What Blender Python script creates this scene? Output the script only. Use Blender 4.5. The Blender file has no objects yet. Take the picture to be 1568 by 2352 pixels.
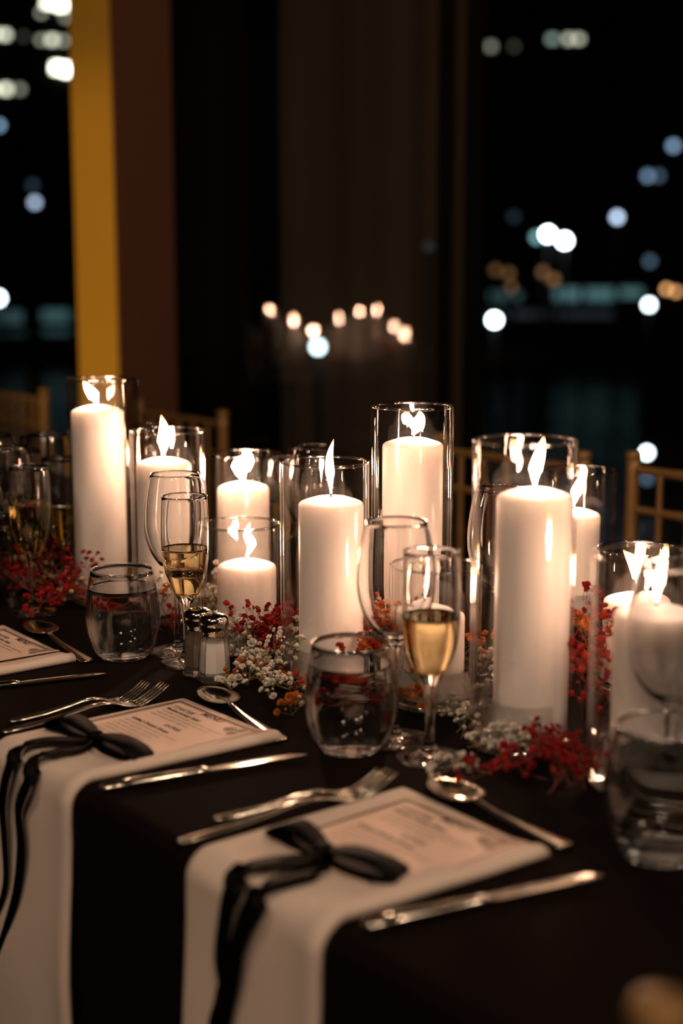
import bpy, bmesh, math, random
from mathutils import Vector, Matrix

# ------------------------------------------------------------------ camera, world, light, exposure
SC = bpy.context.scene
COL = SC.collection
TABLE_Z = 0.76
CAM_H = 0.48                       # camera above the table top
CAM_Z = TABLE_Z + CAM_H
PITCH = math.radians(9.4)
F_PX = 50 / 36 * 2352              # 50 mm lens, portrait full frame
cam_data = bpy.data.cameras.new('camera')
cam = bpy.data.objects.new('camera', cam_data)
COL.objects.link(cam)
cam.location = (0, 0, CAM_Z)
cam.rotation_euler = (math.pi / 2 - PITCH, 0, 0)
cam_data.lens = 50
cam_data.sensor_fit = 'VERTICAL'
cam_data.sensor_height = 36
cam_data.sensor_width = 24
cam_data.clip_start = 0.05
cam_data.clip_end = 400
cam_data.dof.use_dof = True
cam_data.dof.focus_distance = 1.73
cam_data.dof.aperture_fstop = 2.3
SC.camera = cam

world = bpy.data.worlds.new('night')
SC.world = world
world.use_nodes = True
world.node_tree.nodes['Background'].inputs[0].default_value = (0.25, 0.35, 0.5, 1)
world.node_tree.nodes['Background'].inputs[1].default_value = 0.0006

def area(name, loc, target, size, power, color):
    L = bpy.data.lights.new(name, 'AREA')
    L.shape = 'SQUARE'
    L.size = size
    L.energy = power
    L.color = color
    o = bpy.data.objects.new(name, L)
    COL.objects.link(o)
    o.location = loc
    o.rotation_euler = (Vector(target) - Vector(loc)).to_track_quat('-Z', 'Y').to_euler()
    return o
for lx, ly in ((-2.2, -0.6), (0.6, -1.9), (1.9, 0.3), (-0.6, -2.6), (-1.3, -3.4)):
    area('ceiling_fill', (lx, ly, 4.1), (0, 1.3, 0.4), 0.22, 25, (1.0, 0.69, 0.49))  # fill lights added out of view near the ceiling, aimed at the table
SPOT = bpy.data.lights.new('column_spot', 'SPOT')  # unseen warm spot added low at the left to light the column
SPOT.energy = 55
SPOT.color = (1.0, 0.62, 0.2)
SPOT.spot_size = math.radians(26)
SPOT.spot_blend = 0.6
SPOT.shadow_soft_size = 0.05
so = bpy.data.objects.new('column_spot', SPOT)
COL.objects.link(so)
so.location = (-2.6, 2.7, 0.55)
so.rotation_euler = (Vector((-0.72, 4.2, 1.3)) - Vector(so.location)).to_track_quat('-Z', 'Y').to_euler()

SC.view_settings.view_transform = 'Standard'
SC.view_settings.look = 'None'
SC.view_settings.gamma = 1
SC.view_settings.use_curve_mapping = False
SC.view_settings.exposure = 0.12
cy = SC.cycles
cy.use_denoising = True
try:
    cy.denoiser = 'OPENIMAGEDENOISE'
    cy.denoising_input_passes = 'RGB_ALBEDO_NORMAL'
except Exception:
    pass
cy.max_bounces = 20
cy.diffuse_bounces = 3
cy.glossy_bounces = 8
cy.transmission_bounces = 16
cy.transparent_max_bounces = 40
cy.caustics_reflective = True
cy.caustics_refractive = True
cy.blur_glossy = 0.6
cy.sample_clamp_indirect = 10.0
cy.sample_clamp_direct = 0.0
cy.use_light_tree = True
SC.render.use_persistent_data = False

R = random.Random(7)

# ------------------------------------------------------------------ geometry of the view -> world places
def ray(px, py):
    u = (px - 784) / F_PX
    v = (py - 1176) / F_PX
    return Vector((u, math.cos(PITCH) - v * math.sin(PITCH), -math.sin(PITCH) - v * math.cos(PITCH)))
def at_depth(px, py, z):
    return Vector((0, 0, CAM_Z)) + ray(px, py) * z
def on_table(px, py, h=0.0):
    r = ray(px, py)
    t = (TABLE_Z + h - CAM_Z) / r.z
    return Vector((0, 0, CAM_Z)) + r * t
D = Vector((math.cos(math.radians(-51)), math.sin(math.radians(-51)), 0))   # along the table edge, towards the camera's right
N = Vector((-D.y, D.x, 0))                                                  # from the near edge into the table
EDGE = 0.614
def on_drop(px, py, off=0.004):
    r = ray(px, py)
    t = (EDGE - off) / (r.x * N.x + r.y * N.y)
    return Vector((0, 0, CAM_Z)) + r * t
def table_pt(s, t, z=0):
    return D * s + N * (EDGE + t) + Vector((0, 0, TABLE_Z + z))

# ------------------------------------------------------------------ materials
def mat(name):
    m = bpy.data.materials.new(name)
    m.use_nodes = True
    nt = m.node_tree
    nt.nodes.clear()
    out = nt.nodes.new('ShaderNodeOutputMaterial')
    return m, nt, out
def principled(name, color, rough=0.5, metal=0.0, noise=None, bump=None, **kw):
    m, nt, out = mat(name)
    b = nt.nodes.new('ShaderNodeBsdfPrincipled')
    b.inputs['Base Color'].default_value = (*color, 1)
    b.inputs['Roughness'].default_value = rough
    b.inputs['Metallic'].default_value = metal
    for k, v in kw.items():
        b.inputs[k.replace('_', ' ')].default_value = v
    tc = None
    if noise or bump:
        tc = nt.nodes.new('ShaderNodeTexCoord')
    if noise:                                   # (scale, second colour)
        n = nt.nodes.new('ShaderNodeTexNoise')
        n.inputs['Scale'].default_value = noise[0]
        n.inputs['Detail'].default_value = 5
        nt.links.new(tc.outputs['Object'], n.inputs['Vector'])
        mx = nt.nodes.new('ShaderNodeMix')
        mx.data_type = 'RGBA'
        mx.inputs[6].default_value = (*color, 1)
        mx.inputs[7].default_value = (*noise[1], 1)
        nt.links.new(n.outputs['Fac'], mx.inputs[0])
        nt.links.new(mx.outputs[2], b.inputs['Base Color'])
    if bump:                                    # (kind, scale, strength, distance)
        if bump[0] == 'weave':
            w1 = nt.nodes.new('ShaderNodeTexWave'); w1.inputs['Scale'].default_value = bump[1]; w1.bands_direction = 'X'
            w2 = nt.nodes.new('ShaderNodeTexWave'); w2.inputs['Scale'].default_value = bump[1]; w2.bands_direction = 'Y'
            for w in (w1, w2):
                nt.links.new(tc.outputs['Object'], w.inputs['Vector'])
            ad = nt.nodes.new('ShaderNodeMath'); ad.operation = 'ADD'
            nt.links.new(w1.outputs['Fac'], ad.inputs[0]); nt.links.new(w2.outputs['Fac'], ad.inputs[1])
            h = ad.outputs[0]
        else:
            n2 = nt.nodes.new('ShaderNodeTexNoise'); n2.inputs['Scale'].default_value = bump[1]; n2.inputs['Detail'].default_value = 4
            nt.links.new(tc.outputs['Object'], n2.inputs['Vector'])
            h = n2.outputs['Fac']
        bp = nt.nodes.new('ShaderNodeBump')
        bp.inputs['Strength'].default_value = bump[2]
        bp.inputs['Distance'].default_value = bump[3]
        nt.links.new(h, bp.inputs['Height'])
        nt.links.new(bp.outputs['Normal'], b.inputs['Normal'])
    nt.links.new(b.outputs[0], out.inputs[0])
    return m
def emitter(name, color, strength):
    m, nt, out = mat(name)
    e = nt.nodes.new('ShaderNodeEmission')
    e.inputs[0].default_value = (*color, 1)
    e.inputs[1].default_value = strength
    nt.links.new(e.outputs[0], out.inputs[0])
    return m
def thin_glass(name, ior, tint, rough=0.0, streak=None):
    """clear sheet glass: straight-through transmission plus a Fresnel mirror"""
    m, nt, out = mat(name)
    t = nt.nodes.new('ShaderNodeBsdfTransparent'); t.inputs[0].default_value = (*tint, 1)
    g = nt.nodes.new('ShaderNodeBsdfGlossy'); g.inputs[0].default_value = (1, 1, 1, 1); g.inputs['Roughness'].default_value = rough
    lw = nt.nodes.new('ShaderNodeLayerWeight'); lw.inputs[0].default_value = 0.5      # Schlick's law, the same from both sides of the wall
    pw = nt.nodes.new('ShaderNodeMath'); pw.operation = 'POWER'; pw.inputs[1].default_value = 5.0
    nt.links.new(lw.outputs['Facing'], pw.inputs[0])
    f = nt.nodes.new('ShaderNodeMath'); f.operation = 'MULTIPLY_ADD'
    r0 = ((ior - 1) / (ior + 1)) ** 2
    nt.links.new(pw.outputs[0], f.inputs[0]); f.inputs[1].default_value = 1 - r0; f.inputs[2].default_value = r0
    mx = nt.nodes.new('ShaderNodeMixShader')
    if streak:
        tc = nt.nodes.new('ShaderNodeTexCoord')
        mp = nt.nodes.new('ShaderNodeMapping'); mp.inputs['Scale'].default_value = (1, 1, 0.12)
        n = nt.nodes.new('ShaderNodeTexNoise'); n.inputs['Scale'].default_value = streak[0]; n.inputs['Detail'].default_value = 2
        bp = nt.nodes.new('ShaderNodeBump'); bp.inputs['Strength'].default_value = streak[1]; bp.inputs['Distance'].default_value = 0.004
        nt.links.new(tc.outputs['Object'], mp.inputs[0]); nt.links.new(mp.outputs[0], n.inputs['Vector'])
        nt.links.new(n.outputs['Fac'], bp.inputs['Height'])
        nt.links.new(bp.outputs['Normal'], g.inputs['Normal'])
    nt.links.new(f.outputs[0], mx.inputs[0])
    nt.links.new(t.outputs[0], mx.inputs[1])
    nt.links.new(g.outputs[0], mx.inputs[2])
    nt.links.new(mx.outputs[0], out.inputs[0])
    return m
def solid_glass(name, ior, color, rough=0.0):
    m, nt, out = mat(name)
    g = nt.nodes.new('ShaderNodeBsdfGlass')
    g.inputs['Color'].default_value = (*color, 1)
    g.inputs['IOR'].default_value = ior
    g.inputs['Roughness'].default_value = rough
    nt.links.new(g.outputs[0], out.inputs[0])
    return m

M = {}
M['vase_glass'] = thin_glass('vase_glass', 1.5, (0.985, 0.985, 0.98), 0.0, (38, 0.35))
M['pane_glass'] = thin_glass('pane_glass', 1.9, (0.93, 0.95, 0.95), 0.0)
M['rim_glass'] = thin_glass('rim_glass', 2.9, (0.9, 0.9, 0.88), 0.05)
M['crystal'] = solid_glass('crystal', 1.48, (1, 1, 1))
M['water'] = solid_glass('water', 1.33, (0.99, 1, 1))
M['vase_water'] = solid_glass('vase_water', 1.33, (1, 1, 1))
_nt = M['vase_water'].node_tree                       # shallow clear water: part of the light goes straight through
_t = _nt.nodes.new('ShaderNodeBsdfTransparent'); _m = _nt.nodes.new('ShaderNodeMixShader'); _m.inputs[0].default_value = 0.82
_g = [n for n in _nt.nodes if n.type == 'BSDF_GLASS'][0]; _o = [n for n in _nt.nodes if n.type == 'OUTPUT_MATERIAL'][0]
_nt.links.new(_t.outputs[0], _m.inputs[1]); _nt.links.new(_g.outputs[0], _m.inputs[2]); _nt.links.new(_m.outputs[0], _o.inputs[0])
M['shaker_glass'] = solid_glass('shaker_glass', 1.45, (1, 1, 1))
_nt = M['shaker_glass'].node_tree
_t = _nt.nodes.new('ShaderNodeBsdfTransparent'); _m = _nt.nodes.new('ShaderNodeMixShader'); _m.inputs[0].default_value = 0.6
_g = [n for n in _nt.nodes if n.type == 'BSDF_GLASS'][0]; _o = [n for n in _nt.nodes if n.type == 'OUTPUT_MATERIAL'][0]
_nt.links.new(_t.outputs[0], _m.inputs[1]); _nt.links.new(_g.outputs[0], _m.inputs[2]); _nt.links.new(_m.outputs[0], _o.inputs[0])
M['sparkling_wine'] = solid_glass('sparkling_wine', 1.34, (0.98, 0.90, 0.66))
M['wax'] = principled('wax', (0.90, 0.855, 0.82), 0.42, Subsurface_Weight=0.55, Subsurface_Scale=0.02, bump=('noise', 60, 0.03, 0.001))
M['wax'].node_tree.nodes['Principled BSDF'].inputs['Subsurface Radius'].default_value = (1.0, 0.78, 0.62)
M['wick'] = principled('wick', (0.02, 0.015, 0.01), 0.9)
M['silver'] = principled('silver', (0.82, 0.77, 0.66), 0.16, 1.0)
M['chrome'] = principled('chrome', (0.75, 0.72, 0.66), 0.12, 1.0)
M['cloth'] = principled('cloth', (0.0036, 0.0012, 0.0005), 0.9, Specular_IOR_Level=0.08, noise=(3, (0.0048, 0.0018, 0.0008)), bump=('weave', 260, 0.15, 0.0004))
M['napkin'] = principled('napkin', (0.66, 0.56, 0.475), 0.85, bump=('weave', 420, 0.12, 0.0003))
M['paper'] = principled('paper', (0.80, 0.60, 0.48), 0.6)
M['ink'] = principled('ink', (0.05, 0.035, 0.03), 0.6)
M['grey_ink'] = principled('grey_ink', (0.28, 0.22, 0.18), 0.6)
M['ribbon'] = principled('ribbon', (0.0022, 0.002, 0.002), 0.5, Specular_IOR_Level=0.06)
M['salt'] = principled('salt', (0.86, 0.84, 0.80), 0.8, bump=('noise', 900, 0.5, 0.0004))
M['pepper'] = principled('pepper', (0.03, 0.02, 0.014), 0.9, noise=(1100, (0.32, 0.26, 0.18)), bump=('noise', 900, 0.8, 0.0006))
M['stem_green'] = principled('stem_green', (0.16, 0.15, 0.05), 0.7)
M['stem_red'] = principled('stem_red', (0.22, 0.05, 0.03), 0.7)
M['red_petal'] = principled('red_petal', (0.36, 0.010, 0.010), 0.75, Subsurface_Weight=0.0)
M['scarlet_petal'] = principled('scarlet_petal', (0.52, 0.045, 0.015), 0.75)
M['orange_petal'] = principled('orange_petal', (0.58, 0.18, 0.025), 0.7)
M['white_petal'] = principled('white_petal', (0.80, 0.76, 0.66), 0.7)
M['cream_petal'] = principled('cream_petal', (0.78, 0.60, 0.42), 0.7)
M['gold_paint'] = principled('gold_paint', (0.26, 0.15, 0.05), 0.42, 0.3)
M['cushion'] = principled('cushion', (0.05, 0.04, 0.035), 0.9)
M['dark_wood'] = principled('dark_wood', (0.02, 0.012, 0.008), 0.45)
M['black_frame'] = principled('black_frame', (0.002, 0.0018, 0.0015), 0.9, Specular_IOR_Level=0.1)
M['room_wall'] = principled('room_wall', (0.012, 0.008, 0.005), 0.9)
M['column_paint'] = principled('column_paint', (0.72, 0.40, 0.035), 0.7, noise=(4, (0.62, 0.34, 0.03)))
M['brown_side'] = principled('brown_side', (0.10, 0.035, 0.012), 0.8)
M['slab'] = principled('slab', (0.085, 0.055, 0.03), 0.9, noise=(2, (0.06, 0.04, 0.022)))
M['floor'] = principled('floor', (0.016, 0.010, 0.007), 0.5, noise=(5, (0.010, 0.006, 0.004)))
M['ceiling'] = principled('ceiling', (0.02, 0.016, 0.012), 0.9)
M['harbour_water'] = principled('harbour_water', (0.002, 0.003, 0.004), 0.12, bump=('noise', 0.8, 0.4, 0.2))
M['facade'] = principled('facade', (0.003, 0.003, 0.0035), 0.9)

def flame_material():
    m, nt, out = mat('flame')
    tc = nt.nodes.new('ShaderNodeTexCoord')
    sp = nt.nodes.new('ShaderNodeSeparateXYZ')
    nt.links.new(tc.outputs['Generated'], sp.inputs[0])
    cr = nt.nodes.new('ShaderNodeValToRGB')
    cr.color_ramp.elements[0].position = 0.0
    cr.color_ramp.elements[0].color = (1.0, 0.60, 0.41, 1)
    cr.color_ramp.elements[1].position = 1.0
    cr.color_ramp.elements[1].color = (1.0, 0.33, 0.07, 1)
    e1 = cr.color_ramp.elements.new(0.55); e1.color = (1.0, 0.575, 0.38, 1)
    nt.links.new(sp.outputs[2], cr.inputs[0])
    mr = nt.nodes.new('ShaderNodeMapRange')
    mr.inputs[1].default_value = 0.62; mr.inputs[2].default_value = 1.0
    mr.inputs[3].default_value = 190.0; mr.inputs[4].default_value = 5.0
    mr.interpolation_type = 'SMOOTHSTEP'
    nt.links.new(sp.outputs[2], mr.inputs[0])
    e = nt.nodes.new('ShaderNodeEmission')
    nt.links.new(cr.outputs[0], e.inputs[0])
    nt.links.new(mr.outputs[0], e.inputs[1])
    nt.links.new(e.outputs[0], out.inputs[0])
    return m
M['flame'] = flame_material()

# ------------------------------------------------------------------ mesh helpers
class MB:
    def __init__(self):
        self.v = []; self.f = []; self.sm = []
    def add(self, verts, faces, smooth=True):
        o = len(self.v)
        self.v += [tuple(p) for p in verts]
        self.f += [tuple(i + o for i in fc) for fc in faces]
        self.sm += [smooth] * len(faces)
    def box(self, lo, hi, M4=None):
        x0, y0, z0 = lo; x1, y1, z1 = hi
        v = [Vector(p) for p in ((x0,y0,z0),(x1,y0,z0),(x1,y1,z0),(x0,y1,z0),(x0,y0,z1),(x1,y0,z1),(x1,y1,z1),(x0,y1,z1))]
        if M4: v = [M4 @ p for p in v]
        self.add(v, [(0,3,2,1),(4,5,6,7),(0,1,5,4),(1,2,6,5),(2,3,7,6),(3,0,4,7)], False)
    def lathe(self, prof, seg=40, c=(0,0,0), squash=None):
        c = Vector(c)
        verts = []; rings = []
        for r, z in prof:
            if r < 1e-6:
                rings.append([len(verts)]); verts.append(c + Vector((0, 0, z)))
            else:
                ids = []
                for k in range(seg):
                    a = 2 * math.pi * k / seg
                    ids.append(len(verts)); verts.append(c + Vector((r * math.cos(a), r * math.sin(a), z)))
                rings.append(ids)
        faces = []
        for A, B in zip(rings, rings[1:]):
            for k in range(seg):
                k2 = (k + 1) % seg
                if len(A) == 1 and len(B) == 1: continue
                if len(A) == 1: faces.append((A[0], B[k2], B[k]))
                elif len(B) == 1: faces.append((A[k], A[k2], B[0]))
                else: faces.append((A[k], A[k2], B[k2], B[k]))
        self.add(verts, faces)
    def tube(self, pts, radii, seg=6, cap=True):
        pts = [Vector(p) for p in pts]
        if not hasattr(radii, '__len__'): radii = [radii] * len(pts)
        verts = []; n = len(pts)
        up = Vector((0, 0, 1))
        t0 = (pts[1] - pts[0]).normalized()
        if abs(t0.dot(up)) > 0.9: up = Vector((1, 0, 0))
        a = t0.cross(up).normalized()
        for i, p in enumerate(pts):
            t = (pts[min(i + 1, n - 1)] - pts[max(i - 1, 0)]).normalized()
            a = (a - t * a.dot(t)).normalized()
            b = t.cross(a)
            for k in range(seg):
                th = 2 * math.pi * k / seg
                verts.append(p + (a * math.cos(th) + b * math.sin(th)) * radii[i])
        faces = []
        for i in range(n - 1):
            for k in range(seg):
                k2 = (k + 1) % seg
                faces.append((i * seg + k, i * seg + k2, (i + 1) * seg + k2, (i + 1) * seg + k))
        if cap:
            faces.append(tuple(range(seg))[::-1]); faces.append(tuple((n - 1) * seg + k for k in range(seg)))
        self.add(verts, faces)
    def loft(self, sections, cap=True):
        """sections: lists of the same number of points"""
        m = len(sections[0]); verts = [p for s in sections for p in s]; faces = []
        for i in range(len(sections) - 1):
            for k in range(m):
                k2 = (k + 1) % m
                faces.append((i * m + k, i * m + k2, (i + 1) * m + k2, (i + 1) * m + k))
        if cap:
            faces.append(tuple(range(m))[::-1]); faces.append(tuple((len(sections) - 1) * m + k for k in range(m)))
        self.add(verts, faces)
    def mesh(self, name, m, origin=None, fix=False):
        me = bpy.data.meshes.new(name)
        o = Vector(origin) if origin is not None else Vector((0, 0, 0))
        me.from_pydata([Vector(p) - o for p in self.v], [], self.f)
        me.polygons.foreach_set('use_smooth', self.sm)
        me.materials.append(m)
        if fix:
            b = bmesh.new(); b.from_mesh(me); bmesh.ops.recalc_face_normals(b, faces=b.faces); b.to_mesh(me); b.free()
        me.update()
        return me
def link(name, data, parent=None, loc=(0, 0, 0), rot=(0, 0, 0)):
    o = bpy.data.objects.new(name, data)
    COL.objects.link(o)
    o.location = loc
    o.rotation_euler = rot
    if parent: o.parent = parent
    return o
def tag(o, label=None, cat=None, group=None, kind=None):
    if label: o['label'] = label
    if cat: o['category'] = cat
    if group: o['group'] = group
    if kind: o['kind'] = kind
    return o
def struct(name, mb, m, fix=False):
    return tag(link(name, mb.mesh(name, m, fix=fix)), kind='structure')
def copy_tree(o, parent=None):
    c = o.copy(); COL.objects.link(c)
    if parent: c.parent = parent
    for ch in o.children: copy_tree(ch, c)
    return c
def smooth_pts(pts, n=6):
    pts = [Vector(p) for p in pts]
    out = []
    P = [pts[0] * 2 - pts[1]] + pts + [pts[-1] * 2 - pts[-2]]
    for i in range(1, len(P) - 2):
        p0, p1, p2, p3 = P[i - 1:i + 3]
        for k in range(n):
            t = k / n
            out.append(0.5 * ((2 * p1) + (p2 - p0) * t + (2 * p0 - 5 * p1 + 4 * p2 - p3) * t * t + (3 * p1 - p0 - 3 * p2 + p3) * t ** 3))
    out.append(pts[-1])
    return out
def sprof(prof, n=4):
    return [(max(0, p.x), p.y) for p in smooth_pts([Vector((r, z, 0)) for r, z in prof], n)]

# ------------------------------------------------------------------ the room
mb = MB(); mb.box((-5, -4, -0.1), (5, 4.9, 0)); struct('floor', mb, M['floor'])
mb = MB(); mb.box((-5, -4, 4.2), (5, 4.9, 4.3)); struct('ceiling', mb, M['ceiling'])
mb = MB(); mb.box((-5.1, -4, 0), (-5, 4.9, 4.2)); struct('wall_left', mb, M['room_wall'])
mb = MB(); mb.box((5, -4, 0), (5.1, 4.9, 4.2)); struct('wall_right', mb, M['room_wall'])
mb = MB(); mb.box((-5.1, -4.1, 0), (5.1, -4, 4.2)); struct('wall_front', mb, M['room_wall'])
YW = 4.7
mb = MB()
mb.box((-0.80, YW - 0.05, 0), (-0.36, YW + 0.12, 4.2))
struct('wall_back', mb, M['black_frame'])
def window(name, x0, x1, frame=0.05):
    f = MB()
    f.box((x0, YW - 0.03, 0), (x0 + frame, YW + 0.05, 4.2)); f.box((x1 - frame, YW - 0.03, 0), (x1, YW + 0.05, 4.2))
    f.box((x0 + frame, YW - 0.03, 0), (x1 - frame, YW + 0.05, 0.08)); f.box((x0 + frame, YW - 0.03, 4.1), (x1 - frame, YW + 0.05, 4.2))
    root = struct(name, f, M['black_frame'])
    g = MB()
    g.add([(x0 + frame, YW, 0.08), (x1 - frame, YW, 0.08), (x1 - frame, YW, 4.1), (x0 + frame, YW, 4.1)], [(0, 1, 2, 3)], False)
    link('glass_pane', g.mesh('glass_pane', M['pane_glass']), root)
    return root
window('window_1', -4.9, -0.80, 0.03)
window('window_2', -0.36, 0.36)
window('window_3', 0.40, 4.9, 0.055)
# the square column beside the window, one face turned to the added warm spot
cc = at_depth(282, 1176, 4.05)
ce = MB()
s = 0.099
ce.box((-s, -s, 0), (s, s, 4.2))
bd = MB(); bd.box((s, -s - .002, 0), (s + .012, s, 4.2))  # thin brown layer covering the column's right face
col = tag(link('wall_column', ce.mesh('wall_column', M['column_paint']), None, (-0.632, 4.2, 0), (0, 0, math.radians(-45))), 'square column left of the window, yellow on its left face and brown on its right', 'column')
link('brown_side', bd.mesh('brown_side', M['brown_side']), col)
# pier added behind the middle pane for the brown panel showing in it
mb = MB(); mb.box((-0.235, 5.6, 0), (0.50, 6.0, 4.2))
mb.box((0.30, 5.54, 0), (0.42, 5.6, 4.2))
tag(link('outside_slab', mb.mesh('outside_slab', M['slab'])), 'dim brown pier added outside behind the middle window pane', 'wall')
mb = MB(); mb.box((-120, 6.6, -2.4), (120, 200, -2.3)); o = struct('harbour_water', mb, M['harbour_water'])
mb = MB(); mb.box((-12, 4.9, -0.5), (12, 6.6, -0.02)); struct('terrace', mb, M['floor'])

# ------------------------------------------------------------------ lights of the town across the water
BLUE = (0.42, 0.68, 1.0); WHITE = (0.80, 0.93, 1.0); TEAL = (0.35, 0.75, 0.8); WARM = (1.0, 0.48, 0.18); CREAM = (0.95, 0.95, 0.72); PALE = (0.6, 0.75, 1.0)
em_cache = {}
def em(color, s):
    k = (color, s)
    if k not in em_cache: em_cache[k] = emitter('lit_lamp_%d' % len(em_cache), color, s)
    return em_cache[k]
def globe(r):
    m = MB()
    m.lathe([(0, -r)] + [(r * math.cos(a), r * math.sin(a)) for a in [math.radians(x) for x in (-60, -30, 0, 30, 60)]] + [(0, r)], 12)
    return m
def street_lamp(px, py, dist, color, s, rpx, label, base=-2.3):
    p = at_depth(px, py, dist)
    root = link('street_lamp', None, None, (p.x, p.y, base))
    tag(root, label, 'street lamp')
    r = rpx / F_PX * dist
    H = p.z - base
    pm = MB(); pm.tube([(0, 0, 0), (0, 0, H - r * 0.9)], [0.06, 0.04], 6); link('pole', pm.mesh('pole', M['facade']), root)
    g = globe(r); link('lamp_globe', g.mesh('lamp_globe', em(color, s)), root, (0, 0, H))
    return root
LAMPS = [
 (1258, 538, 40, WHITE, 26, 11, 'bright white lamp across the water, left of the brightest pair'),
 (1296, 553, 40, WHITE, 26, 11, 'bright white lamp across the water, right of the brightest pair'),
 (1232, 545, 44, TEAL, 1.6, 9, 'dim teal lamp just left of the brightest white pair'),
 (1417, 499, 42, PALE, 4.2, 9, 'pale blue lamp up and right of the brightest white pair'),
 (1487, 404, 46, BLUE, 1.0, 9, 'dim blue lamp high above the quay on the right'),
 (1512, 404, 52, BLUE, 0.35, 9, 'faintest blue lamp touching the dim blue one high on the right'),
 (1546, 335, 46, BLUE, 1.5, 9, 'blue lamp highest at the right edge of the view'),
 (1180, 498, 46, BLUE, 0.09, 9, 'very faint blue lamp up and left of the brightest pair'),
 (1492, 600, 46, BLUE, 0.4, 9, 'faint blue lamp hanging low over the white quay lamp'),
 (1138, 620, 39, WARM, 0.25, 9, 'faint orange lamp nearest the window frame'),
 (1168, 628, 42, WARM, 0.3, 9, 'faint orange lamp right beside the one at the window frame'),
 (1172, 660, 45, WARM, 0.4, 9, 'lowest of the faint orange lamps'),
 (1247, 625, 41, WARM, 0.45, 9, 'left of the two orange lamps under the bright pair'),
 (1271, 642, 43, WARM, 0.5, 9, 'right of the two orange lamps under the bright pair'),
 (1490, 700, 30, WHITE, 14, 9, 'white lamp on the quay at the right'),
 (1135, 735, 26, WHITE, 22, 11, 'low bright white lamp beside the window frame'),
 (1530, 664, 24, WARM, 3.5, 7, 'orange globe standing in for a reflected candle at the right edge, left one'),  # this globe and the next are added for a candle reflected in the pane
 (1552, 670, 24, WARM, 3.0, 7, 'orange globe standing in for a reflected candle at the right edge, right one'),
 (80, 465, 44, PALE, 2.2, 9, 'pale lamp alone in the left window'),
 (-2, 288, 44, BLUE, 1.8, 8, 'blue lamp high at the left edge of the picture'),
 (-4, 685, 34, WHITE, 14, 11, 'bright white lamp low at the left edge of the picture'),
 (75, 425, 46, BLUE, 0.12, 9, 'barely lit lamp over the pale lamp in the left window'),
]
for px, py, dist, c, s_, r_, lab in LAMPS:
    street_lamp(px, py, dist, c, s_, r_, lab)
def glow_globe(px, py, dist, c, s_, r_, label, base):
    p = at_depth(px, py, dist)
    root = tag(link('glow_light', None, None, (p.x, p.y, base)), label, 'light')
    r = r_ / F_PX * dist
    H = p.z - base
    pm = MB(); pm.tube([(0, 0, 0), (0, 0, max(0.02, H - r * 0.9))], 0.012 if dist < 8 else 0.05, 6)
    link('post', pm.mesh('post', M['facade']), root)
    link('lamp_globe', globe(r).mesh('lamp_globe', em(c, s_)), root, (0, 0, H))
glow_globe(1485, 1040, 21, WHITE, 16, 9, 'bright low globe for a lamp reflected on the water between the gold chairs', -2.3)  # added globe takes the place of a lamp's reflection in the water
glow_globe(1485, 1100, 19.5, BLUE, 0.5, 9, 'dim blue globe for a reflection on the water, right under the bright one', -2.3)  # added globe for the dimmer reflection below it
glow_globe(730, 797, 5.3, (0.7, 0.95, 1.0), 4.5, 17, 'teal white globe for a reflection seen in the middle window pane', -0.02)  # globe added outside where the pane shows a reflection
glow_globe(985, 567, 5.35, (0.6, 0.75, 0.75), 0.035, 12, 'faint teal light high on a post outside the middle pane', -0.02)

def tower(x0, x1, dist, top_py, lit, label):
    a = at_depth(x0, 600, dist); b = at_depth(x1, 600, dist)
    top = at_depth(x0, top_py, dist).z
    m = MB(); m.box((a.x, dist + 1.2, -2.3), (b.x, dist + 9, top))
    root = tag(link('office_tower', m.mesh('office_tower', M['facade'])), label, 'building')
    y = dist + 1.2
    for px, py, w, h, c, s_ in lit:
        p = at_depth(px, py, 1.0) ; d = p - cam.location
        q = Vector((0, 0, CAM_Z)) + d * (y / d.y)
        ww = w / F_PX * y / 2; hh = h / F_PX * y / 2
        wm = MB(); wm.box((-ww, -0.1, -hh), (ww, 0.05, hh))
        link('lit_window', wm.mesh('lit_window', em(c, s_)), root, (q.x, y, q.z))
tower(-420, 260, 70, -260, [(112, 8, 22, 12, CREAM, 7), (140, 12, 24, 16, CREAM, 9), (160, 4, 12, 12, CREAM, 9), (95, 30, 10, 9, CREAM, 1.2), (152, 40, 14, 10, CREAM, 0.8),
    (95, 92, 12, 10, CREAM, 1.0), (120, 92, 16, 12, CREAM, 2.6), (145, 94, 12, 10, CREAM, 1.2), (12, 80, 16, 12, CREAM, 2.6), (-8, 78, 10, 12, CREAM, 2.6), (55, 84, 10, 9, CREAM, 0.15),
    (132, 156, 20, 18, CREAM, 10), (152, 160, 18, 20, CREAM, 11), (14, 205, 16, 14, CREAM, 3.0), (46, 205, 12, 12, CREAM, 0.8), (-12, 205, 14, 12, CREAM, 2.6)],
    'dark tower in the left window with rows of cream lit windows near its top')
tower(1090, 1420, 74, -200, [(1127, 107, 14, 12, CREAM, 0.6), (1180, 107, 12, 12, CREAM, 0.12), (1268, 90, 16, 12, (0.7, 0.9, 0.8), 0.8), (1305, 90, 14, 12, CREAM, 1.5), (1328, 90, 14, 11, CREAM, 1.6)],
    'dark tower in the right window with a few dim lit windows near its top')
tower(-420, 260, 60, 600, [(20, 728, 60, 26, TEAL, 0.10), (128, 725, 60, 26, TEAL, 0.12), (20, 766, 80, 8, TEAL, 0.04), (130, 762, 60, 12, TEAL, 0.07)],
    'low quay building in the left window with a teal lit strip')
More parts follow.
